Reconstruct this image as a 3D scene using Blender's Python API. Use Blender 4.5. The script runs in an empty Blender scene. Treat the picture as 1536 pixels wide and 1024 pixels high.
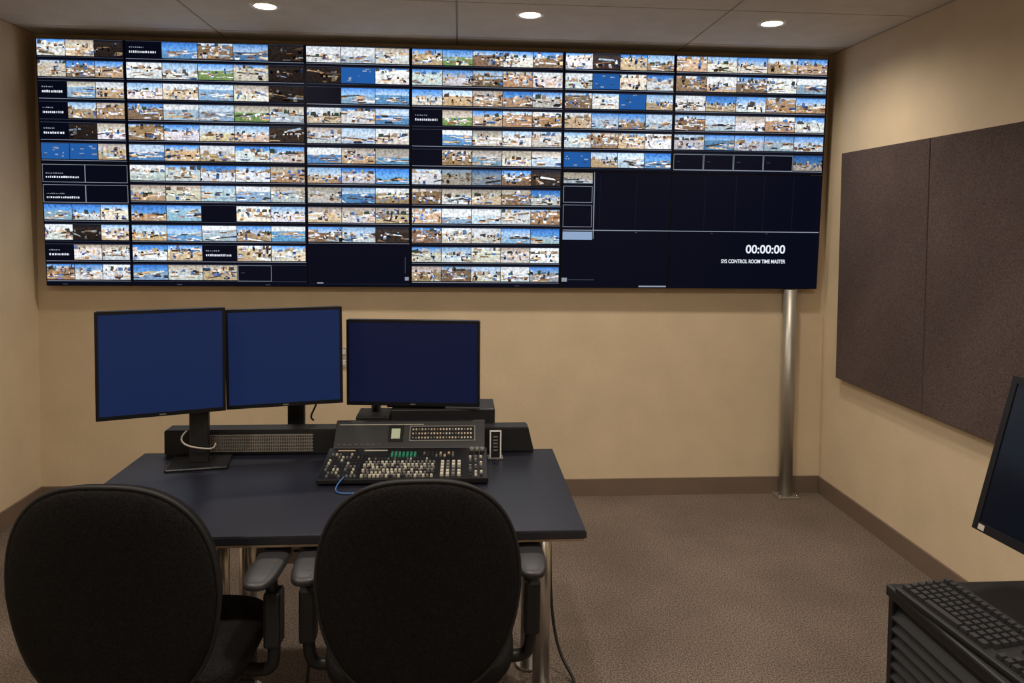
import bpy, bmesh, math, random
from mathutils import Matrix, Vector, Euler
random.seed(11)
S=bpy.context.scene
try:
    S.view_settings.view_transform='Standard'; S.view_settings.look='None'
except Exception: pass
COL=bpy.context.collection
def link(o,parent=None):
    COL.objects.link(o)
    if parent: o.parent=parent
    return o
def empty(name,loc=(0,0,0),rot=(0,0,0)):
    e=bpy.data.objects.new(name,None); e.empty_display_size=.1; e.location=loc; e.rotation_euler=rot
    return link(e)
# ---------- materials
def mat(name,col=(.5,.5,.5),rough=.5,metal=0,emis=None,es=0,noise=None,bump=None,spec=.5,coat=0):
    """noise=(scale,amount,detail)  bump=(scale,strength)"""
    m=bpy.data.materials.new(name); m.use_nodes=True; nt=m.node_tree; b=nt.nodes['Principled BSDF']
    b.inputs['Base Color'].default_value=(*col,1); b.inputs['Roughness'].default_value=rough; b.inputs['Metallic'].default_value=metal
    b.inputs['Specular IOR Level'].default_value=spec
    b.inputs['Coat Weight'].default_value=coat
    if emis: b.inputs['Emission Color'].default_value=(*emis,1); b.inputs['Emission Strength'].default_value=es
    tc=nt.nodes.new('ShaderNodeTexCoord')
    if noise:
        n=nt.nodes.new('ShaderNodeTexNoise'); n.inputs['Scale'].default_value=noise[0]; n.inputs['Detail'].default_value=noise[2]
        nt.links.new(tc.outputs['Object'],n.inputs['Vector'])
        r=nt.nodes.new('ShaderNodeMapRange'); r.inputs['From Min'].default_value=.3; r.inputs['From Max'].default_value=.7
        r.inputs['To Min'].default_value=1-noise[1]; r.inputs['To Max'].default_value=1+noise[1]
        nt.links.new(n.outputs['Fac'],r.inputs['Value'])
        v=nt.nodes.new('ShaderNodeVectorMath'); v.operation='SCALE'; v.inputs[0].default_value=col
        nt.links.new(r.outputs[0],v.inputs['Scale']); nt.links.new(v.outputs[0],b.inputs['Base Color'])
    if bump:
        n=nt.nodes.new('ShaderNodeTexNoise'); n.inputs['Scale'].default_value=bump[0]; n.inputs['Detail'].default_value=3
        nt.links.new(tc.outputs['Object'],n.inputs['Vector'])
        bm=nt.nodes.new('ShaderNodeBump'); bm.inputs['Strength'].default_value=bump[1]; bm.inputs['Distance'].default_value=.003
        nt.links.new(n.outputs['Fac'],bm.inputs['Height']); nt.links.new(bm.outputs[0],b.inputs['Normal'])
    return m
M={}
M['wall']=mat('wall_paint',(.63,.51,.352),.75,noise=(5,.05,6),bump=(60,.25))
M['ceil']=mat('ceiling_tile',(.64,.60,.55),.9,noise=(9,.05,6),bump=(90,.3))
M['tbar']=mat('ceiling_tbar',(.40,.36,.32),.6)
M['base']=mat('baseboard_vinyl',(.165,.118,.088),.5,noise=(4,.06,3))
M['trimwhite']=mat('downlight_trim',(.85,.82,.78),.4)
M['lens']=mat('downlight_lens',(1,1,1),.4,emis=(1,.90,.75),es=14)
M['black']=mat('black_plastic',(.009,.009,.010),.45,spec=.35)
M['blackgl']=mat('black_gloss_plastic',(.008,.008,.009),.25,spec=.4)
M['bezel']=mat('monitor_bezel',(.006,.006,.008),.4,spec=.3)
M['silver']=mat('brushed_metal',(.56,.54,.51),.3,metal=1,bump=(30,.1))
M['polemat']=mat('pole_metal',(.38,.355,.31),.42,metal=.7,noise=(3,.08,3))
M['desk']=mat('desk_laminate',(.0095,.0105,.019),.38,noise=(3,.18,8),spec=.38)
M['deskedge']=mat('desk_edge',(.010,.010,.014),.4)
M['tan_edge']=mat('desk_under_edge',(.25,.18,.12),.6)
M['fabric']=mat('chair_fabric',(.0080,.0072,.0075),.85,noise=(230,.6,2),bump=(350,.6),spec=.10)
M['piping']=mat('chair_piping',(.009,.009,.010),.6,spec=.3)
M['arm']=mat('armrest_polyurethane',(.017,.017,.02),.45,bump=(120,.15))
M['key']=mat('key_black',(.018,.018,.02),.45,spec=.35)
M['keyw']=mat('key_cream',(.40,.38,.31),.5)
M['keyg']=mat('key_grey',(.11,.105,.10),.5)
M['grille']=mat('grille_grey',(.15,.135,.12),.5)
M['keygreen']=mat('key_green',(.02,.16,.10),.4,emis=(.02,.4,.2),es=.08)
M['lcd']=mat('lcd_green',(.3,.34,.24),.3,emis=(.5,.55,.42),es=.12)
M['gold']=mat('label_strip',(.40,.30,.18),.45)
M['beige']=mat('beige_plastic',(.38,.35,.31),.5)
M['white']=mat('white_plastic',(.6,.6,.6),.4)
M['bluecable']=mat('blue_cable',(.02,.10,.32),.4)
M['blackcable']=mat('black_cable',(.008,.008,.008),.5)
M['scr_blue']=mat('screen_blue',(.002,.004,.012),.4,emis=(.009,.020,.075),es=.82,spec=.15)
M['scr_navy']=mat('screen_navy',(.002,.003,.01),.35,emis=(.005,.0075,.032),es=.8,spec=.2)
M['scr_off']=mat('screen_off',(.004,.006,.012),.16,spec=.4)
M['vw_dark']=mat('video_wall_black',(.0015,.0015,.003),.5,emis=(.0014,.0022,.0085),es=1,spec=.08)
M['vw_body']=mat('video_wall_bezel',(.005,.005,.007),.45,spec=.15)
def em(name,c,s=1):
    m=bpy.data.materials.new(name);m.use_nodes=True;nt=m.node_tree;nt.nodes.clear()
    e=nt.nodes.new('ShaderNodeEmission');e.inputs[0].default_value=(*c,1);e.inputs[1].default_value=s
    o=nt.nodes.new('ShaderNodeOutputMaterial');nt.links.new(e.outputs[0],o.inputs[0]);return m
M['vw_line']=em('feed_line',(.36,.41,.50),.75)
M['vw_dim']=em('feed_line_dim',(.07,.085,.12),.7)
M['vw_faint']=em('feed_line_faint',(.012,.015,.026),1)
M['vw_text']=em('feed_text',(.85,.9,1),1.0)
M['vw_pale']=em('feed_pale_blue',(.35,.48,.72),.8)
M['vw_deep']=em('feed_deep_blue',(.02,.12,.42),.9)
def speck(name,sc,p0,c0,p1,c1,bump):
    m=bpy.data.materials.new(name);m.use_nodes=True;nt=m.node_tree;b=nt.nodes['Principled BSDF'];b.inputs['Roughness'].default_value=.95;b.inputs['Specular IOR Level'].default_value=.12
    tc=nt.nodes.new('ShaderNodeTexCoord')
    n1=nt.nodes.new('ShaderNodeTexNoise');n1.inputs['Scale'].default_value=sc;n1.inputs['Detail'].default_value=4
    n2=nt.nodes.new('ShaderNodeTexNoise');n2.inputs['Scale'].default_value=2.2;n2.inputs['Detail'].default_value=5
    for n in (n1,n2): nt.links.new(tc.outputs['Object'],n.inputs['Vector'])
    r=nt.nodes.new('ShaderNodeValToRGB');e=r.color_ramp.elements
    e[0].position=p0;e[0].color=(*c0,1);e[1].position=p1;e[1].color=(*c1,1)
    nt.links.new(n1.outputs['Fac'],r.inputs[0])
    mr=nt.nodes.new('ShaderNodeMapRange');mr.inputs[1].default_value=.3;mr.inputs[2].default_value=.7;mr.inputs[3].default_value=.84;mr.inputs[4].default_value=1.14
    nt.links.new(n2.outputs['Fac'],mr.inputs[0])
    v=nt.nodes.new('ShaderNodeVectorMath');v.operation='SCALE';nt.links.new(r.outputs[0],v.inputs[0]);nt.links.new(mr.outputs[0],v.inputs['Scale'])
    nt.links.new(v.outputs[0],b.inputs['Base Color'])
    bp=nt.nodes.new('ShaderNodeBump');bp.inputs['Strength'].default_value=bump;bp.inputs['Distance'].default_value=.004
    nt.links.new(n1.outputs['Fac'],bp.inputs['Height']);nt.links.new(bp.outputs[0],b.inputs['Normal']);return m
M['carpet']=speck('carpet',170,.34,(.050,.038,.031),.66,(.235,.186,.152),.35)
M['acoustic']=speck('acoustic_fabric',210,.32,(.058,.042,.040),.68,(.118,.088,.083),.3)
# camera feeds: emission from per-corner colour, broken up by procedural grain
def feed():
    m=bpy.data.materials.new('camera_feed');m.use_nodes=True;nt=m.node_tree;nt.nodes.clear();N=nt.nodes.new;L=nt.links.new
    at=N('ShaderNodeAttribute');at.attribute_name='tone'
    tc=N('ShaderNodeTexCoord')
    n1=N('ShaderNodeTexNoise');n1.inputs['Scale'].default_value=70;n1.inputs['Detail'].default_value=3;n1.inputs['Roughness'].default_value=.6;L(tc.outputs['Object'],n1.inputs['Vector'])
    k=N('ShaderNodeMapRange');k.inputs[1].default_value=.36;k.inputs[2].default_value=.60;k.inputs[3].default_value=.70;k.inputs[4].default_value=1.35;L(n1.outputs['Fac'],k.inputs[0])
    em_=N('ShaderNodeEmission');L(at.outputs['Color'],em_.inputs[0]);L(k.outputs[0],em_.inputs[1])
    o=N('ShaderNodeOutputMaterial');L(em_.outputs[0],o.inputs[0]);return m
M['feed']=feed()
# ---------- geometry helpers
def mesh_obj(name,bm,mats,parent=None,loc=(0,0,0),rot=(0,0,0),smooth=False):
    me=bpy.data.meshes.new(name);bm.to_mesh(me);bm.free()
    for m in (mats if isinstance(mats,(list,tuple)) else [mats]): me.materials.append(m)
    if smooth:
        for p in me.polygons: p.use_smooth=True
    o=bpy.data.objects.new(name,me);o.location=loc;o.rotation_euler=rot
    return link(o,parent)
def add_box(bm,lo,hi,mi=0,taper=0,mtx=None):
    x0,y0,z0=lo;x1,y1,z1=hi;t=taper
    vs=[bm.verts.new(v) for v in ((x0,y0,z0),(x1,y0,z0),(x1,y1,z0),(x0,y1,z0),(x0+t,y0+t,z1),(x1-t,y0+t,z1),(x1-t,y1-t,z1),(x0+t,y1-t,z1))]
    if mtx:
        for v in vs: v.co=mtx@v.co
    fs=[bm.faces.new([vs[i] for i in f]) for f in ((3,2,1,0),(4,5,6,7),(0,1,5,4),(1,2,6,5),(2,3,7,6),(3,0,4,7))]
    for f in fs: f.material_index=mi
    return fs
def box(name,lo,hi,m,parent=None,bev=0,loc=(0,0,0),rot=(0,0,0),seg=2):
    bm=bmesh.new();add_box(bm,lo,hi)
    if bev: bmesh.ops.bevel(bm,geom=bm.edges[:],offset=bev,segments=seg,affect='EDGES',profile=.5)
    return mesh_obj(name,bm,m,parent,loc,rot)
def prism(name,pts,x0,x1,m,parent=None,bev=0,loc=(0,0,0),rot=(0,0,0)):
    bm=bmesh.new();a=[bm.verts.new((x0,p[0],p[1])) for p in pts];b=[bm.verts.new((x1,p[0],p[1])) for p in pts]
    n=len(pts);bm.faces.new(a[::-1]);bm.faces.new(b)
    for i in range(n): bm.faces.new((a[i],a[(i+1)%n],b[(i+1)%n],b[i]))
    bmesh.ops.recalc_face_normals(bm,faces=bm.faces[:])
    if bev: bmesh.ops.bevel(bm,geom=bm.edges[:],offset=bev,segments=2,affect='EDGES',profile=.5)
    return mesh_obj(name,bm,m,parent,loc,rot)
def cyl(name,r,p0,p1,m,parent=None,r2=None,seg=32,bev=0):
    p0=Vector(p0);p1=Vector(p1);d=p1-p0
    bm=bmesh.new();bmesh.ops.create_cone(bm,cap_ends=True,segments=seg,radius1=r,radius2=r if r2 is None else r2,depth=d.length)
    if bev: 
        es=[e for e in bm.edges if len(e.link_faces)==2 and any(len(f.verts)>4 for f in e.link_faces)]
        bmesh.ops.bevel(bm,geom=es,offset=bev,segments=2,affect='EDGES')
    q=Vector((0,0,1)).rotation_difference(d.normalized())
    bm.transform(Matrix.Translation((p0+p1)/2)@q.to_matrix().to_4x4())
    for f in bm.faces: f.smooth=len(f.verts)<=4
    return mesh_obj(name,bm,m,parent)
def sq(v,e): return math.copysign(abs(v)**e,v)
def pillow(name,ru,rv,t,e2,e1,axes,m,parent=None,loc=(0,0,0),rot=(0,0,0),bend=None,nu=64,nv=20):
    bm=bmesh.new();rings=[]
    for j in range(1,nv):
        eta=-math.pi/2+math.pi*j/nv;ring=[]
        for i in range(nu):
            w=2*math.pi*i/nu;c=sq(math.cos(eta),e1)
            p=(ru*c*sq(math.cos(w),e2),rv*c*sq(math.sin(w),e2),t*sq(math.sin(eta),e1))
            if bend:p=bend(p)
            ring.append(bm.verts.new(axes(p)))
        rings.append(ring)
    for a,b in zip(rings,rings[1:]):
        for i in range(nu): bm.faces.new((a[i],a[(i+1)%nu],b[(i+1)%nu],b[i]))
    for s_,ring in ((-1,rings[0]),(1,rings[-1])):
        p=(0,0,s_*t)
        if bend:p=bend(p)
        c=bm.verts.new(axes(p))
        for i in range(nu): bm.faces.new((ring[i],ring[(i+1)%nu],c))
    bmesh.ops.recalc_face_normals(bm,faces=bm.faces[:])
    return mesh_obj(name,bm,m,parent,loc,rot,smooth=True)
def tube(name,pts,r,m,parent=None,cyclic=False,loc=(0,0,0),rot=(0,0,0)):
    cu=bpy.data.curves.new(name,'CURVE');cu.dimensions='3D';cu.bevel_depth=r;cu.bevel_resolution=3;cu.use_fill_caps=True
    sp=cu.splines.new('NURBS' if not cyclic else 'POLY');sp.points.add(len(pts)-1)
    for i,p in enumerate(pts): sp.points[i].co=(*p,1)
    sp.use_cyclic_u=cyclic
    if not cyclic: sp.order_u=min(4,len(pts));sp.use_endpoint_u=True;sp.resolution_u=6
    cu.materials.append(m)
    tmp=bpy.data.objects.new(name+'_c',cu);COL.objects.link(tmp)
    dg=bpy.context.evaluated_depsgraph_get();me=bpy.data.meshes.new_from_object(tmp.evaluated_get(dg));bpy.data.objects.remove(tmp)
    for p in me.polygons:p.use_smooth=True
    o=bpy.data.objects.new(name,me);o.location=loc;o.rotation_euler=rot;return link(o,parent)
# ---------- room
XL,XR,D,ZC,YB=-2.311,2.161,4.236,2.591,-2.6
box('floor',(XL-.1,YB-.1,-.1),(XR+.1,D+.1,0),M['carpet'])
box('wall_back',(XL-.1,D,0),(XR+.1,D+.1,ZC),M['wall'])
box('wall_left',(XL-.1,YB-.1,0),(XL,D,ZC),M['wall'])
box('wall_right',(XR,YB-.1,0),(XR+.1,D,ZC),M['wall'])
box('wall_front',(XL,YB-.1,0),(XR,YB,ZC),M['wall'])
box('baseboard_back',(XL+.012,D-.012,0),(XR-.012,D,.1),M['base'])
box('baseboard_left',(XL,YB+.012,0),(XL+.012,D,.1),M['base'])
box('baseboard_right',(XR-.012,YB+.012,0),(XR,D,.1),M['base'])
box('baseboard_front',(XL+.012,YB,0),(XR-.012,YB+.012,.1),M['base'])
bm=bmesh.new();add_box(bm,(XL-.1,YB-.1,ZC+.006),(XR+.1,D+.1,ZC+.1),1)
xs=[XL]+[-.02+1.27*k for k in range(-1,2)]+[XR];ys=[YB];y=4.04-.64*10
while y<D:
    if y>YB+.05: ys.append(y)
    y+=.64
ys.append(D)
g=.005
for i in range(len(xs)-1):
    for j in range(len(ys)-1):
        add_box(bm,(xs[i]+g,ys[j]+g,ZC),(xs[i+1]-g,ys[j+1]-g,ZC+.006),0)
mesh_obj('ceiling',bm,[M['ceil'],M['tbar']])
# ---------- downlights
def downlight(x,y,power):
    e=empty('recessed_downlight',(x,y,ZC))
    bm=bmesh.new();n=48;prof=[(.048,.0),(.05,-.004),(.066,-.006),(.070,-.001)]
    rings=[[bm.verts.new((r*math.cos(2*math.pi*i/n),r*math.sin(2*math.pi*i/n),z)) for i in range(n)] for r,z in prof]
    for a,b in zip(rings,rings[1:]):
        for i in range(n): bm.faces.new((a[i],a[(i+1)%n],b[(i+1)%n],b[i]))
    mesh_obj('trim_ring',bm,M['trimwhite'],e,smooth=True)
    cyl('lens',.049,(0,0,-.001),(0,0,-.003),M['lens'],e)
    l=bpy.data.lights.new('lamp','SPOT');l.energy=power;l.color=(1,.89,.75);l.spot_size=math.radians(165);l.spot_blend=.9;l.shadow_soft_size=.06
    o=bpy.data.objects.new('lamp',l);o.location=(0,0,-.012);link(o,e)
for x,y,p in [(-.91,3.56,60),(.33,3.57,60),(1.53,3.59,62),(-1.3,1.6,100),(.0,1.6,98),(1.3,1.6,118),(-1.1,-.4,165),(1.1,-.4,170)]:
    downlight(x,y,p)
# ---------- acoustic panels
for y0,y1 in ((3.221,3.998),(2.30,3.217)):
    box('acoustic_panel',(-.04,-(y1-y0)/2,-.629),(0,(y1-y0)/2,.629),M['acoustic'],bev=.004,loc=(XR-.0005,(y0+y1)/2,1.37))
# ---------- video wall
W,H=4.315,1.317
vw=empty('video_wall',(-2.231,4.094,2.540),(.0577,0,0))
us=[0,.105,.323,.4545,.650,.795,1.0]
bm=bmesh.new();bs=bmesh.new()
for i in range(6):
    for v0,v1 in ((0,.5),(.5,1)):
        a=us[i]*W+.001;b=us[i+1]*W-.001
        add_box(bm,(a,0,-v1*H+.001),(b,.045,-v0*H-.001))
        add_box(bs,(a+.003,-.001,-v1*H+.004),(b-.003,.0,-v0*H-.004))
add_box(bm,(.05,.045,-H+.05),(W-.05,.05,-.05))
mesh_obj('display_panels',bm,M['vw_body'],vw)
mesh_obj('panel_glass',bs,M['vw_dark'],vw)
box('mounting_rail',(.1,.05,-.45),(W-.1,.085,-.35),M['black'],vw)
fm=bmesh.new();cl=fm.loops.layers.float_color.new('tone')
lm=bmesh.new()
def quad(b,u0,v0,u1,v1,y,mi=0):
    vs=[b.verts.new((x*W,y,-z*H)) for x,z in ((u0,v1),(u1,v1),(u1,v0),(u0,v0))];f=b.faces.new(vs);f.material_index=mi;return f
R_=random.uniform
def jit(c,a=.18): 
    k=R_(1-a,1+a);return tuple(max(0,x*k*R_(.94,1.06)) for x in c)
SKY=[((.45,.64,.90),(.72,.82,.92)),((.06,.26,.78),(.35,.58,.90)),((.04,.18,.62),(.15,.40,.82)),((.72,.78,.84),(.86,.88,.90)),((.22,.42,.70),(.60,.72,.84)),((.08,.30,.80),(.50,.68,.92))]
GRD=[(.74,.60,.42),(.62,.45,.27),(.84,.79,.70),(.55,.61,.66),(.70,.74,.76),(.45,.32,.20),(.82,.85,.87)]
FIG=[(.012,.01,.008),(.012,.01,.008),(.04,.025,.015),(.40,.19,.08),(.72,.42,.20),(.92,.64,.38),(.98,.97,.95),(.98,.97,.95),(.06,.20,.58),(.18,.08,.04),(.30,.40,.52),(.02,.05,.14),(.80,.88,.98)]
def poly(pts,cols,y):
    vs=[fm.verts.new((p[0],y,p[1])) for p in pts];f=fm.faces.new(vs)
    for l,c in zip(f.loops,cols): l[cl]=(*c,1)
def thumb(u0,v0,u1,v1,sky,br,kind=None):
    x0,x1=u0*W,u1*W;z0,z1=-v1*H,-v0*H;w=x1-x0;h=z1-z0
    kind=kind or random.choices(['beach','crowd','water','pale','field','dark'],[.38,.20,.20,.18,.02,.02])[0]
    mul=lambda c,k=1:tuple(a*br*k for a in c)
    def P(fx,fz): return (x0+min(max(fx,0),1)*w,z0+min(max(fz,0),1)*h)
    y=-.0016
    hz=R_(.42,.72) if kind in('beach','water','field') else R_(.62,.9)
    tl=R_(-.08,.08)
    s=random.choice(SKY);g=jit(random.choice(GRD))
    if R_(0,1)>sky: s=(jit((.40,.34,.28)),jit((.62,.58,.52)))
    if kind=='water': g=jit(random.choice([(.30,.48,.66),(.52,.66,.78),(.14,.34,.62)]))
    if kind=='field': g=jit((.22,.36,.12))
    if kind=='dark': g=(.05,.035,.03);s=((.02,.02,.03),(.07,.05,.04))
    if kind=='crowd': g=jit(random.choice([(.46,.29,.16),(.66,.48,.31),(.26,.17,.11)]))
    if kind=='pale': g=jit(random.choice([(.80,.82,.82),(.70,.74,.78),(.82,.76,.66)]))
    ga=jit(g,.1);gb=tuple(a*.8 for a in g)
    poly([P(0,0),P(1,0),P(1,1),P(0,1)],[mul(gb),mul(gb),mul(ga),mul(ga)],y)
    poly([P(0,hz),P(1,hz+tl),P(1,1),P(0,1)],[mul(s[1]),mul(s[1]),mul(s[0]),mul(s[0])],y-.00006)
    if kind in('beach','crowd','pale'):
        fx=R_(-.1,.1)
        while fx<1:
            bw=R_(.05,.22);bh=R_(.04,.24)
            if R_(0,1)<.65:
                c=jit(random.choice([(.45,.33,.22),(.74,.68,.60),(.08,.06,.05),(.30,.20,.12),(.58,.63,.70),(.05,.08,.06),(.10,.20,.40)]))
                poly([P(fx,hz-.07),P(fx+bw,hz-.07+tl*.5),P(fx+bw*R_(.8,1),hz+bh),P(fx+bw*R_(0,.3),hz+bh*R_(.6,1.1))],[mul(c,.8),mul(c,.8),mul(c),mul(c)],y-.00012)
            fx+=bw*R_(.7,1.3)
    for _ in range(random.randint(2,4)):
        fx=R_(-.2,.8);fz=R_(.05,hz-.1);ln=R_(.25,.7);th=R_(.04,.13);sl=R_(-.2,.2);c=jit(random.choice([(.92,.90,.86),(.30,.20,.12),(.70,.50,.30),(.06,.05,.04),(.40,.54,.70),(.80,.86,.92)]))
        poly([P(fx,fz),P(fx+ln,fz+sl),P(fx+ln*.9,fz+sl+th),P(fx+.05,fz+th*1.2)],[mul(c)]*4,y-.00018)
    nf={'beach':11,'crowd':20,'water':8,'pale':10,'field':8,'dark':8}[kind]
    for _ in range(nf):
        fz=R_(0,hz*.85);sc=(1-fz*.5);fw=R_(.025,.075)*sc;fh=R_(.18,.44)*sc
        if kind=='crowd':fz=R_(0,.7)
        if kind=='water' or R_(0,1)<.22: fw*=2.6;fh*=.5
        fx=R_(0,1);c=jit(random.choice(FIG));c2=jit(random.choice(FIG));k=R_(-.04,.04)
        if kind=='dark': c=tuple(a*.35 for a in c);c2=c
        poly([P(fx-fw*.7,fz),P(fx+fw*.7,fz),P(fx+fw+k,fz+fh*.62),P(fx-fw+k,fz+fh*.62)],[mul(c2),mul(c2),mul(c),mul(c)],y-.00024-_*.000004)
        r=fw*.75
        poly([P(fx-r+k,fz+fh*.64),P(fx+r+k,fz+fh*.64),P(fx+r*.8+k,fz+fh),P(fx-r*.8+k,fz+fh)],[mul(random.choice(FIG))]*4,y-.00026-_*.000004)
def textcell(u0,v0,u1,v1):
    for k in range(2):
        u=u0+.004;vv=v0+(v1-v0)*(.32+.26*k);hh=(v1-v0)*(.13 if k==1 else .07)
        end=u0+(u1-u0)*(.85 if k==1 else .5)
        while u<end:
            w=random.uniform(.0008,.0022);quad(lm,u,vv+random.uniform(-.001,.001),min(u+w,end),vv+hh,-.002,2 if k==1 else 0);u+=w+random.uniform(.0006,.0014)
def outline(u0,v0,u1,v1,mi=0,t=.0005):
    tv=t*W/H
    quad(lm,u0,v0,u1,v0+tv,-.002,mi);quad(lm,u0,v1-tv,u1,v1,-.002,mi);quad(lm,u0,v0+tv,u0+t,v1-tv,-.002,mi);quad(lm,u1-t,v0+tv,u1,v1-tv,-.002,mi)
cols=[3,5,3,5,4,5]
B='black';T='text';O='outline';X='blue';K='dim';G='field'
ov={0:{(0,2):K,(2,0):T,(3,0):T,(4,0):T,(5,0):X,(5,1):X,(6,'all'):O,(7,'all'):O,(10,0):T,(4,1):K,(9,1):K},
    1:{(0,0):T,(0,4):K,(1,4):K,(2,4):K,(8,2):B,(10,2):T,(11,3):O,(11,4):B,(3,3):G},
    2:{(1,0):K,(1,1):X,(2,0):B,(10,'all'):B,(11,'all'):B},
    3:{(3,0):T,(4,0):B,(5,0):B,(6,1):K,(6,2):K},
    4:{(1,1):X,(5,0):X,(2,2):X},
    5:{(5,0):O,(5,1):O,(5,2):O,(5,3):O,(5,4):K}}
for si in range(6):
    n=cols[si];u0=us[si]+.0016;u1=us[si+1]-.0016;cw=(u1-u0)/n
    nr=6 if si>=4 else 12
    for r in range(nr):
        rh=.0822;v0=.006+r*rh;v1=v0+rh*.76
        allv=ov[si].get((r,'all'))
        if allv==B: continue
        if allv==O:
            outline(u0,v0+.002,(u0+u1)/2,v1+.012);outline((u0+u1)/2,v0+.002,u1,v1+.012)
            textcell(u0,v0+.02,(u0+u1)/2,v1+.01);continue
        skyrow=random.choice([1,1,.9,.7,.4]) ; brow=random.uniform(.88,1.08)
        if si in (4,5): skyrow=max(skyrow,.9)
        for c in range(n):
            st=ov[si].get((r,c));a=u0+c*cw;b=a+cw-.0008
            if st==B: continue
            if st==T: textcell(a,v0,b,v1);continue
            if st==O: outline(a,v0,b,v1+.004);quad(lm,a+.004,v0+.03,a+.009,v0+.032,-.0022,1);continue
            if st==X:
                quad(lm,a,v0,b,v1,-.0015,4)
                for _ in range(9):
                    x=random.uniform(a,b-.006);z=random.uniform(v0,v1-.01);quad(lm,x,z,x+random.uniform(.001,.006),z+random.uniform(.003,.006),-.002-_*.00002,random.choice([0,1,3]))
                continue
            thumb(a,v0,b,v1,skyrow,brow*R_(.88,1.12)*(.45 if st==K else 1),'dark' if st==K and random.random()<.5 else ('field' if st==G else None))
        quad(lm,u0,v1+.0045,u1,v1+.0064,-.002,0 if (r*7+si)%3 else 1)
        quad(lm,u0,v0-.0030,u1,v0-.0012,-.002,1)
quad(lm,.652,.747,.998,.7500,-.002,0)
quad(lm,.692,.50,.6930,.785,-.002,0)
thumb(.652,.503,.690,.548,.2,.7)
outline(.652,.56,.690,.63);outline(.652,.64,.690,.735)
quad(lm,.652,.755,.691,.79,-.0021,3);quad(lm,.652,.955,.659,.972,-.002,0);quad(lm,.66,.962,.695,.965,-.002,1)
quad(lm,.755,.988,.792,.994,-.0021,0)
for u in (.70,.748,.84,.882,.92,.96): quad(lm,u,.51,u+.0004,.745,-.002,5)
for u in (.748,.85,.925): quad(lm,u,.755,u+.003,.758,-.0022,1)
quad(lm,.325,.985,.453,.9875,-.002,5)
quad(lm,.335,.980,.343,.985,-.0022,0);quad(lm,.447,.955,.452,.97,-.0022,0);quad(lm,.447,.87,.448,.94,-.0022,1)
for u in (.02,.16,.27,.59): quad(lm,u,.990,u+.006,.993,-.0022,1)
feeds=mesh_obj('camera_feeds',fm,M['feed'],vw)
mesh_obj('window_graphics',lm,[M['vw_line'],M['vw_dim'],M['vw_text'],M['vw_pale'],M['vw_deep'],M['vw_faint']],vw)
def text(name,s,u,v,size,m,bold=0,parent=vw,w=None):
    cu=bpy.data.curves.new(name,'FONT');cu.body=s;cu.size=size;cu.offset=bold;cu.materials.append(m);cu.space_character=1.0
    o=bpy.data.objects.new(name,cu);COL.objects.link(o)
    dg=bpy.context.evaluated_depsgraph_get();me=bpy.data.meshes.new_from_object(o.evaluated_get(dg));bpy.data.objects.remove(o)
    xs_=[q.co.x for q in me.vertices];k=w/(max(xs_)-min(xs_)) if w else 1
    for q in me.vertices:q.co.x=(q.co.x-min(xs_))*k
    o=bpy.data.objects.new(name,me);o.location=(u*W,-.003,-v*H);o.rotation_euler=(math.pi/2,0,0);link(o,parent)
text('timer_digits','00:00:00',.899,.842,.068,M['vw_text'],.0012,w=.054*W)
text('timer_caption','SYS CONTROL ROOM TIME MASTER',.866,.886,.030,M['vw_text'],.0006,w=.088*W)
# support pole
sp=empty('support_pole',(1.93,4.176,0))
cyl('tube',.038,(0,0,.012),(0,0,1.222),M['polemat'],sp,seg=40)
box('foot_plate',(-.065,-.055,0),(.065,.045,.012),M['polemat'],sp,bev=.003)
for x in (-.05,.05):
    cyl('bolt',.008,(x,-.042,.012),(x,-.042,.022),M['silver'],sp,seg=6)
wo=empty('wall_outlet',(-.655,D-.0005,.82));box('plate',(-.04,-.008,-.06),(.04,0,.06),M['beige'],wo,bev=.003)
for z in (-.03,.03): box('socket',(-.017,-.011,z-.014),(.017,-.007,z+.014),M['white'],wo,bev=.002)
# ---------- desk
dk=empty('control_desk',(0,0,0))
x0,x1,y0,y1=-1.1285,.356,1.997,2.731
box('desktop',(x0,y0,.724),(x1,y1,.75),M['desk'],dk,bev=.003)
box('edge_band',(x0-.002,y0-.003,.727),(x1+.002,y0-.0005,.745),M['deskedge'],dk)
box('underside',(x0+.004,y0+.002,.717),(x1-.004,y1-.004,.7238),M['tan_edge'],dk)
for i,(x,y) in enumerate([(-.765,2.42),(-.70,2.50),(.285,2.42),(.26,2.60),(-1.03,2.62),(-1.05,2.2)]):
    cyl('leg_%d'%(i+1),.029,(x,y,.012),(x,y,.717),M['silver'],dk)
    cyl('leg_foot_%d'%(i+1),.045,(x,y,0),(x,y,.014),M['silver'],dk)
    cyl('leg_collar_%d'%(i+1),.045,(x,y,.700),(x,y,.7165),M['silver'],dk)
sx0,sx1=-1.045,.26
prof=[(sx0,.752),(sx0,.842),(sx1,.842),(sx1+.022,.752)]
bm=bmesh.new();a=[bm.verts.new((p[0],2.69,p[1])) for p in prof];b=[bm.verts.new((p[0],2.765,p[1])) for p in prof]
bm.faces.new(a);bm.faces.new(b[::-1])
for i in range(4): bm.faces.new((a[i],b[i],b[(i+1)%4],a[(i+1)%4]))
bmesh.ops.recalc_face_normals(bm,faces=bm.faces[:]);bmesh.ops.bevel(bm,geom=bm.edges[:],offset=.004,segments=2,affect='EDGES')
mesh_obj('rear_upstand',bm,M['black'],dk)
box('rear_ledge',(sx0+.03,2.735,.735),(sx1-.03,2.99,.760),M['black'],dk,bev=.004)
for x in (-.95,-.3,.2): box('rear_bracket',(x-.03,2.60,.68),(x+.03,2.97,.7165),M['black'],dk);box('bracket_pad',(x-.03,2.74,.7165),(x+.03,2.97,.735),M['black'],dk)
bm=bmesh.new()
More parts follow.
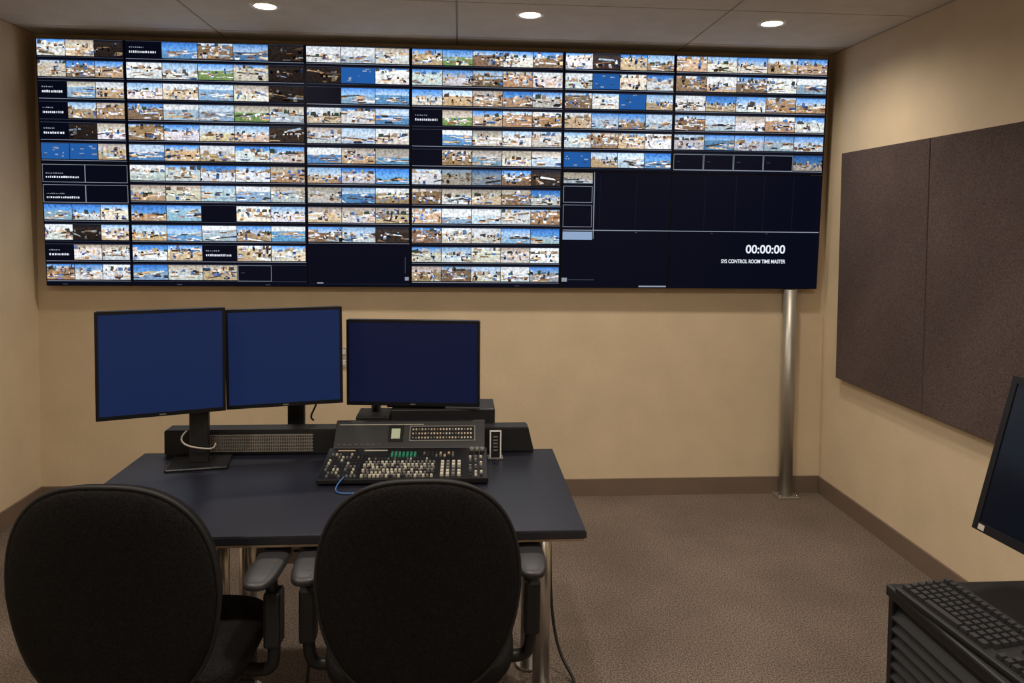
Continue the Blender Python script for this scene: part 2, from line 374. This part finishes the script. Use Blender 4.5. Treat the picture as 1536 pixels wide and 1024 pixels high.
for k in range(60):
    x=-.90+.38*k/60;add_box(bm,(x,2.682,.765),(x+.003,2.6895,.825))
for z in (.765,.777,.789,.801,.813,.823): add_box(bm,(-.90,2.683,z),(-.52,2.6885,z+.003))
mesh_obj('vent_grille',bm,M['grille'],dk)
box('monitor_riser',(-.25,2.766,.7605),(.14,2.93,.893),M['black'],dk,bev=.005)
box('riser_step',(-.38,2.766,.7605),(-.255,2.9,.866),M['black'],dk,bev=.003)
cyl('mast',.018,(-.315,2.86,.866),(-.315,2.86,1.02),M['silver'],dk)
box('cable_box',(-.74,2.60,.39),(-.47,2.68,.50),M['beige'],dk,bev=.005)
for x in (-.70,-.51): box('box_strap',(x-.01,2.63,.50),(x+.01,2.65,.717),M['silver'],dk)
for i in range(3): box('outlet_%d'%i,(-.70+i*.075,2.597,.42),(-.66+i*.075,2.601,.46),M['keyg'],dk)
# ---------- monitors
def monitor(c,rot,w,h,scr,base_z,pole,base_size,name='computer_monitor',bz=.010,logo=True):
    e=empty(name,(pole[0],pole[1],base_z))
    R=Matrix.Translation(Vector(c)-e.location)@Matrix.Rotation(rot[0],4,'Z')@Matrix.Rotation(rot[1],4,'X')@Matrix.Rotation(rot[2],4,'Y')
    hd=bpy.data.objects.new('head',None);link(hd,e);hd.matrix_local=R
    bm=bmesh.new();add_box(bm,(-w/2,0,-h/2),(w/2,.03,h/2))
    bmesh.ops.bevel(bm,geom=bm.edges[:],offset=.004,segments=2,affect='EDGES');mesh_obj('casing',bm,M['bezel'],hd)
    box('rear_bulge',(-w*.3,.03,-h*.3),(w*.3,.055,h*.3),M['black'],hd,bev=.012)
    bm=bmesh.new();t=bz
    for lo,hi in (((-w/2,-.004,h/2-t),(w/2,.001,h/2)),((-w/2,-.004,-h/2),(w/2,.001,-h/2+t*1.3)),((-w/2,-.004,-h/2+t*1.3),(-w/2+t,.001,h/2-t)),((w/2-t,-.004,-h/2+t*1.3),(w/2,.001,h/2-t))): add_box(bm,lo,hi)
    mesh_obj('bezel_frame',bm,M['bezel'],hd)
    box('screen',(-w/2+t,-.0015,-h/2+t*1.3),(w/2-t,0,h/2-t),scr,hd)
    if logo: box('badge',(-.010,-.0048,-h/2+t*.45),(.010,-.0038,-h/2+t*.85),M['keyg'],hd)
    else: box('sticker',(-w/2+.018,-.0048,-h/2+.004),(-w/2+.036,-.0038,-h/2+.017),M['beige'],hd)
    cz=c[2]-base_z
    box('stand_column',(-.032,-.014,.006),(.032,.014,cz+.04),M['black'],e,bev=.006)
    v=Vector((c[0]-pole[0],c[1]-pole[1],0))
    d=Vector((math.sin(rot[0]),-math.cos(rot[0]),0))
    cyl('tilt_joint',.025,(0,0,cz),tuple(Vector((v.x,v.y,cz))-d*.035),M['black'],e)
    bx,by=base_size
    b=box('stand_base',(-bx/2,-by/2,0),(bx/2,by/2,.010),M['blackgl'],e,bev=.004);b.rotation_euler=(0,0,rot[0]*.5)
    return e
monitor((-.982,2.52,1.118),(.337,.018,-.003),.393,.356,M['scr_blue'],.7502,(-.89,2.60),(.20,.15))
monitor((-.618,2.68,1.107),(.184,-.002,-.013),.400,.352,M['scr_blue'],.7605,(-.62,2.875),(.20,.16))
monitor((-.170,2.78,1.065),(-.113,.015,-.004),.503,.324,M['scr_navy'],.8935,(-.155,2.855),(.22,.13))
# ---------- broadcast control console
cc=empty('broadcast_control_console',(-.175,2.36,.7505),(0,0,-.012))
w=.275
prism('lower_deck',[(0,.006),(0,.022),(.225,.052),(.235,.052),(.235,.006)],-w,w,M['blackgl'],cc,bev=.003)
for x in (-.24,.24):
    for y in (.02,.2): cyl('rubber_foot',.01,(x,y,0),(x,y,.008),M['black'],cc,seg=16)
sl=math.atan2(.03,.225)
lm_=Matrix.Translation((0,0,.0222))@Matrix.Rotation(sl,4,'X')
bm=bmesh.new()
def k(x,y,a,b,h,mi): add_box(bm,(x,y,0),(x+a,y+b,h),mi,.001,lm_)
for r in range(8):
    y=.014+r*.0225
    for c in range(9):
        if random.random()<.85: k(-.262+c*.0128+r*.001,y,.0078,.009,.005,random.choice([0,0,1,1,2]))
for r in range(6):
    y=.010+r*.0190
    for c in range(18):
        k(-.138+c*.0132+(r%2)*.004,y,.0088,.0105,.007,2 if random.random()<.42 else random.choice([0,1,1]))
for c in range(20): k(-.128+c*.0108,.135,.0065,.008,.005,random.choice([0,0,1,2]))
for r in range(2):
    for c in range(7): k(-.055+c*.013,.158+r*.018,.0085,.011,.006,3)
for r in range(2):
    for c in range(8): k(.055+c*.014,.158+r*.018,.008,.010,.005,random.choice([0,1,1,4]))
for r in range(5):
    for c in range(4): k(.118+c*.0185,.014+r*.022,.0115,.013,.008,2 if random.random()<.6 else 1)
for c in range(3):
    for r in range(7): k(.212+c*.018,.014+r*.022,.009,.010,.005,random.choice([0,1,0,2]))
k(-.24,.206,.06,.004,.002,4);k(-.15,.206,.08,.004,.002,2)
mesh_obj('keys',bm,[M['key'],M['keyg'],M['keyw'],M['keygreen'],M['gold']],cc)
for i in range(3):
    p=lm_@Vector((.222+i*.018,.192,0));q=lm_@Vector((.222+i*.018,.192,.016));cyl('knob_%d'%(i+1),.0075,p,q,M['keyg'],cc,seg=20)
th=math.atan2(.075,.085)
rp=Matrix.Translation((0,.228,.052))@Matrix.Rotation(th,4,'X')
prism('rear_panel',[(.226,.02),(.226,.052),(.308,.126),(.322,.126),(.322,.02)],-w+.012,w-.006,M['black'],cc,bev=.003)
bm=bmesh.new()
def q(x,y,a,b,h,mi): add_box(bm,(x,y,.001),(x+a,y+b,.001+h),mi,.0008,rp)
q(-.075,.022,.055,.068,.003,0);q(-.064,.034,.032,.042,.004,5)
q(.0,.024,.235,.064,.003,1)
q(.004,.028,.227,.056,.004,0)
for r in range(3):
    for c in range(20): q(.010+c*.0108,.032+r*.017,.0065,.008,.007,2 if random.random()<.45 else random.choice([4,1]))
q(-.25,.092,.30,.003,.002,2)
for c in range(8): q(-.25+c*.02,.012,.012,.003,.002,1)
mesh_obj('panel_controls',bm,[M['blackgl'],M['keyg'],M['keyw'],M['keygreen'],M['gold'],M['lcd']],cc)
ds=empty('desk_intercom',(.135,2.625,.7505))
box('body',(-.02,-.012,0),(.02,.012,.10),M['black'],ds,bev=.003)
for x in (-.0185,.0185): box('side_trim',(x-.0025,-.015,.004),(x+.0025,-.011,.102),M['white'],ds,bev=.001)
box('top_trim',(-.021,-.015,.099),(.021,-.011,.103),M['white'],ds);box('foot',(-.028,-.02,0),(.028,.02,.006),M['keyg'],ds,bev=.002)
for i in range(5): box('button_%d'%i,(-.008,-.0145,.03+i*.012),(.008,-.0118,.035+i*.012),M['keyg'],ds)
# cables
tube('blue_cable',[(-.36,2.355,.783),(-.37,2.345,.775),(-.39,2.32,.7535),(-.36,2.28,.7535),(-.28,2.30,.7535),(-.20,2.33,.7535),(-.16,2.345,.7535)],.0022,M['bluecable'])
tube('monitor_cable',[(-.96,2.672,.845),(-.97,2.62,.835),(-.93,2.57,.82),(-.86,2.565,.815),(-.84,2.60,.80),(-.86,2.672,.80)],.003,M['beige'])
tube('power_cable',[(-.56,2.80,1.0),(-.53,2.80,.95),(-.52,2.79,.90),(-.56,2.79,.86),(-.54,2.80,.846)],.0035,M['blackcable'])
tube('floor_cable',[(.33,2.68,.70),(.345,2.66,.45),(.335,2.62,.25),(.36,2.55,.06),(.42,2.50,.007),(.40,2.40,.006),(.42,2.2,.006),(.36,2.0,.006)],.0055,M['blackcable'])
tube('under_desk_cable',[(-.74,2.595,.40),(-.60,2.58,.45),(-.50,2.55,.47),(-.46,2.5,.40),(-.50,2.4,.02),(-.45,2.3,.006),(-.38,2.25,.006),(-.40,2.5,.006)],.005,M['blackcable'])
# ---------- chairs
def chair(loc,rz):
    e=empty('office_chair',loc,(0,0,rz))
    ax=lambda p:(p[0],p[2],p[1])
    def bend(p):
        x,z,t=p
        s=1-.10*max(0,-z/.28)-.07*max(0,z/.28)**1.5
        return (x*s,z,t+.5*x*x-z*.10)
    pillow('backrest',.243,.275,.034,.74,.42,ax,M['fabric'],e,loc=(0,-.245,.72),bend=bend)
    pts=[]
    for i in range(96):
        a=2*math.pi*i/96;x=.243*sq(math.cos(a),.74);z=.275*sq(math.sin(a),.74)
        X,Z,Tt=bend((x,z,-.012));pts.append((X*1.003,Tt-.002,Z*1.003))
    tube('back_piping',pts,.0055,M['piping'],e,cyclic=True,loc=(0,-.245,.72))
    def bs(p): return (p[0],p[1],p[2]-(.05*max(0,p[1]-.12)**1.0)+.25*p[0]*p[0])
    pillow('seat',.25,.245,.045,.62,.5,lambda p:p,M['fabric'],e,loc=(0,.03,.445),bend=bs)
    pillow('seat_pan',.22,.21,.022,.6,.4,lambda p:p,M['black'],e,loc=(0,.03,.395))
    tube('back_bar',[(0,-.02,.385),(0,-.16,.38),(0,-.23,.40),(0,-.235,.50),(0,-.225,.62)],.022,M['black'],e)
    for sx in (-1,1):
        pillow('armrest_pad',.042,.135,.017,.62,.6,lambda p:p,M['arm'],e,loc=(sx*.292,.0,.688))
        tube('armrest_post',[(sx*.20,.02,.392),(sx*.27,.02,.385),(sx*.302,.01,.40),(sx*.302,.0,.48),(sx*.30,.0,.60),(sx*.292,.0,.678)],.017,M['black'],e)
        box('armrest_sleeve',(sx*.302-.022,-.028,.47),(sx*.302+.022,.028,.62),M['black'],e,bev=.008)
        box('armrest_bracket',(sx*.292-.028,-.06,.665),(sx*.292+.028,.06,.677),M['black'],e,bev=.004)
    box('tilt_mechanism',(-.08,-.1,.34),(.08,.12,.385),M['black'],e,bev=.01)
    cyl('gas_lift',.026,(0,0,.12),(0,0,.36),M['blackgl'],e);cyl('lift_cover',.034,(0,0,.09),(0,0,.22),M['black'],e)
    cyl('hub',.05,(0,0,.07),(0,0,.13),M['black'],e)
    tube('height_lever',[(.05,.02,.36),(.15,.02,.355),(.24,.03,.35)],.005,M['black'],e)
    for i in range(5):
        a=2*math.pi*i/5+.3;c,s=math.cos(a),math.sin(a)
        bm=bmesh.new();R=Matrix.Rotation(a,4,'Z')
        vs=[Vector(v) for v in ((.03,-.028,.075),(.03,.028,.075),(.03,.028,.12),(.03,-.028,.12),(.29,-.016,.062),(.29,.016,.062),(.29,.016,.085),(.29,-.016,.085))]
        bv=[bm.verts.new(R@v) for v in vs]
        for f in ((0,1,2,3),(7,6,5,4),(0,4,5,1),(1,5,6,2),(2,6,7,3),(3,7,4,0)): bm.faces.new([bv[j] for j in f])
        bmesh.ops.recalc_face_normals(bm,faces=bm.faces[:]);bmesh.ops.bevel(bm,geom=bm.edges[:],offset=.006,segments=2,affect='EDGES')
        mesh_obj('base_leg_%d'%(i+1),bm,M['black'],e)
        px,py=c*.28,s*.28;tx,ty=-s,c
        for d in (-.016,.016): cyl('caster_%d'%(i+1),.027,(px+tx*(d-.008),py+ty*(d-.008),.027),(px+tx*(d+.008),py+ty*(d+.008),.027),M['blackgl'],e,seg=24,bev=.003)
        cyl('caster_stem_%d'%(i+1),.008,(px,py,.03),(px,py,.08),M['black'],e,seg=12)
    return e
chair((-.785,1.98,0),-.05)
chair((-.095,1.99,0),.02)
# ---------- equipment cabinet with keyboard, monitor
cb=empty('equipment_cabinet',(1.08,1.25,0))
cw,cd,ch=.60,.50,.70
box('carcass',(.016,-.35,.03),(cw,cd,ch-.03),M['black'],cb,bev=.004)
box('top_panel',(-.002,-.355,ch-.03),(cw+.005,cd+.008,ch),M['black'],cb,bev=.006)
box('plinth',(.03,-.33,0),(cw-.03,cd-.03,.03),M['black'],cb)
for y in (-.345,.478): box('side_stile',(.0,y,.03),(.018,y+.018,ch-.03),M['black'],cb,bev=.002)
bm=bmesh.new()
for i in range(20):
    z=.055+i*.030
    vs=[bm.verts.new(v) for v in ((.016,-.327,z+.022),(.016,cd-.022,z+.022),(-.001,cd-.022,z+.004),(-.001,-.327,z+.004),(-.001,cd-.022,z-.001),(-.001,-.327,z-.001),(.016,-.327,z-.001),(.016,cd-.022,z-.001))]
    for f in ((0,1,2,3),(3,2,4,5),(5,4,7,6)): bm.faces.new([vs[j] for j in f])
bmesh.ops.recalc_face_normals(bm,faces=bm.faces[:])
mesh_obj('louvers',bm,M['black'],cb)
bm=bmesh.new()
for i in range(20): add_box(bm,(.06,cd,.08+i*.028),(cw-.06,cd+.004,.09+i*.028))
mesh_obj('rear_vents',bm,M['key'],cb)
kb=empty('computer_keyboard',(1.165,1.50,.7005),(0,0,math.radians(-86)))
prism('case',[(-.078,0),(-.078,.014),(.078,.026),(.078,0)],-.215,.215,M['black'],kb,bev=.004)
sl2=math.atan2(.012,.156);km=Matrix.Translation((0,-.078,.0145))@Matrix.Rotation(sl2,4,'X')
bm=bmesh.new()
def kk(x,y,a,b): add_box(bm,(x,y,0),(x+a,y+b,.010),0,.0022,km)
rws=[.012,.032,.052,.072,.092,.122]
for r,y in enumerate(rws):
    x=-.205
    if r==0:
        for a in (.022,.022,.022,.11,.022,.022,.022): kk(x,y,a,.017);x+=a+.003
    else:
        while x<.065: kk(x,y,.0168,.017);x+=.0193
    for c in range(3):
        if r in (0,3,4,5) or (r==1 and c==1): kk(.085+c*.0193,y,.0168,.017)
    for c in range(4):
        if r<5 and .148+c*.0193<.200: kk(.148+c*.0193-.002,y,.0158,.017)
mesh_obj('keys',bm,M['key'],kb)
rm=monitor((1.322,1.42,1.055),(-1.5,-.267,-.006),.545,.382,M['scr_off'],.7005,(1.45,1.47),(.26,.24),bz=.016,logo=False)
# ---------- camera
yaw,pitch,roll=.0714,.0397,.0106
Rm=Matrix.Rotation(-yaw,4,'Z')@Matrix.Rotation(math.pi/2-pitch,4,'X')@Matrix.Rotation(roll,4,'Z')
cam=bpy.data.cameras.new('camera');cam.sensor_fit='HORIZONTAL';cam.sensor_width=36;cam.lens=1109.4854/1536*36;cam.shift_x=0;cam.shift_y=(376.31-512)/1536
co=bpy.data.objects.new('camera',cam);link(co);co.matrix_world=Matrix.Translation((0,0,1.6))@Rm
S.camera=co
w_=bpy.data.worlds.new('world');S.world=w_;w_.use_nodes=True;w_.node_tree.nodes['Background'].inputs[0].default_value=(.02,.02,.02,1)
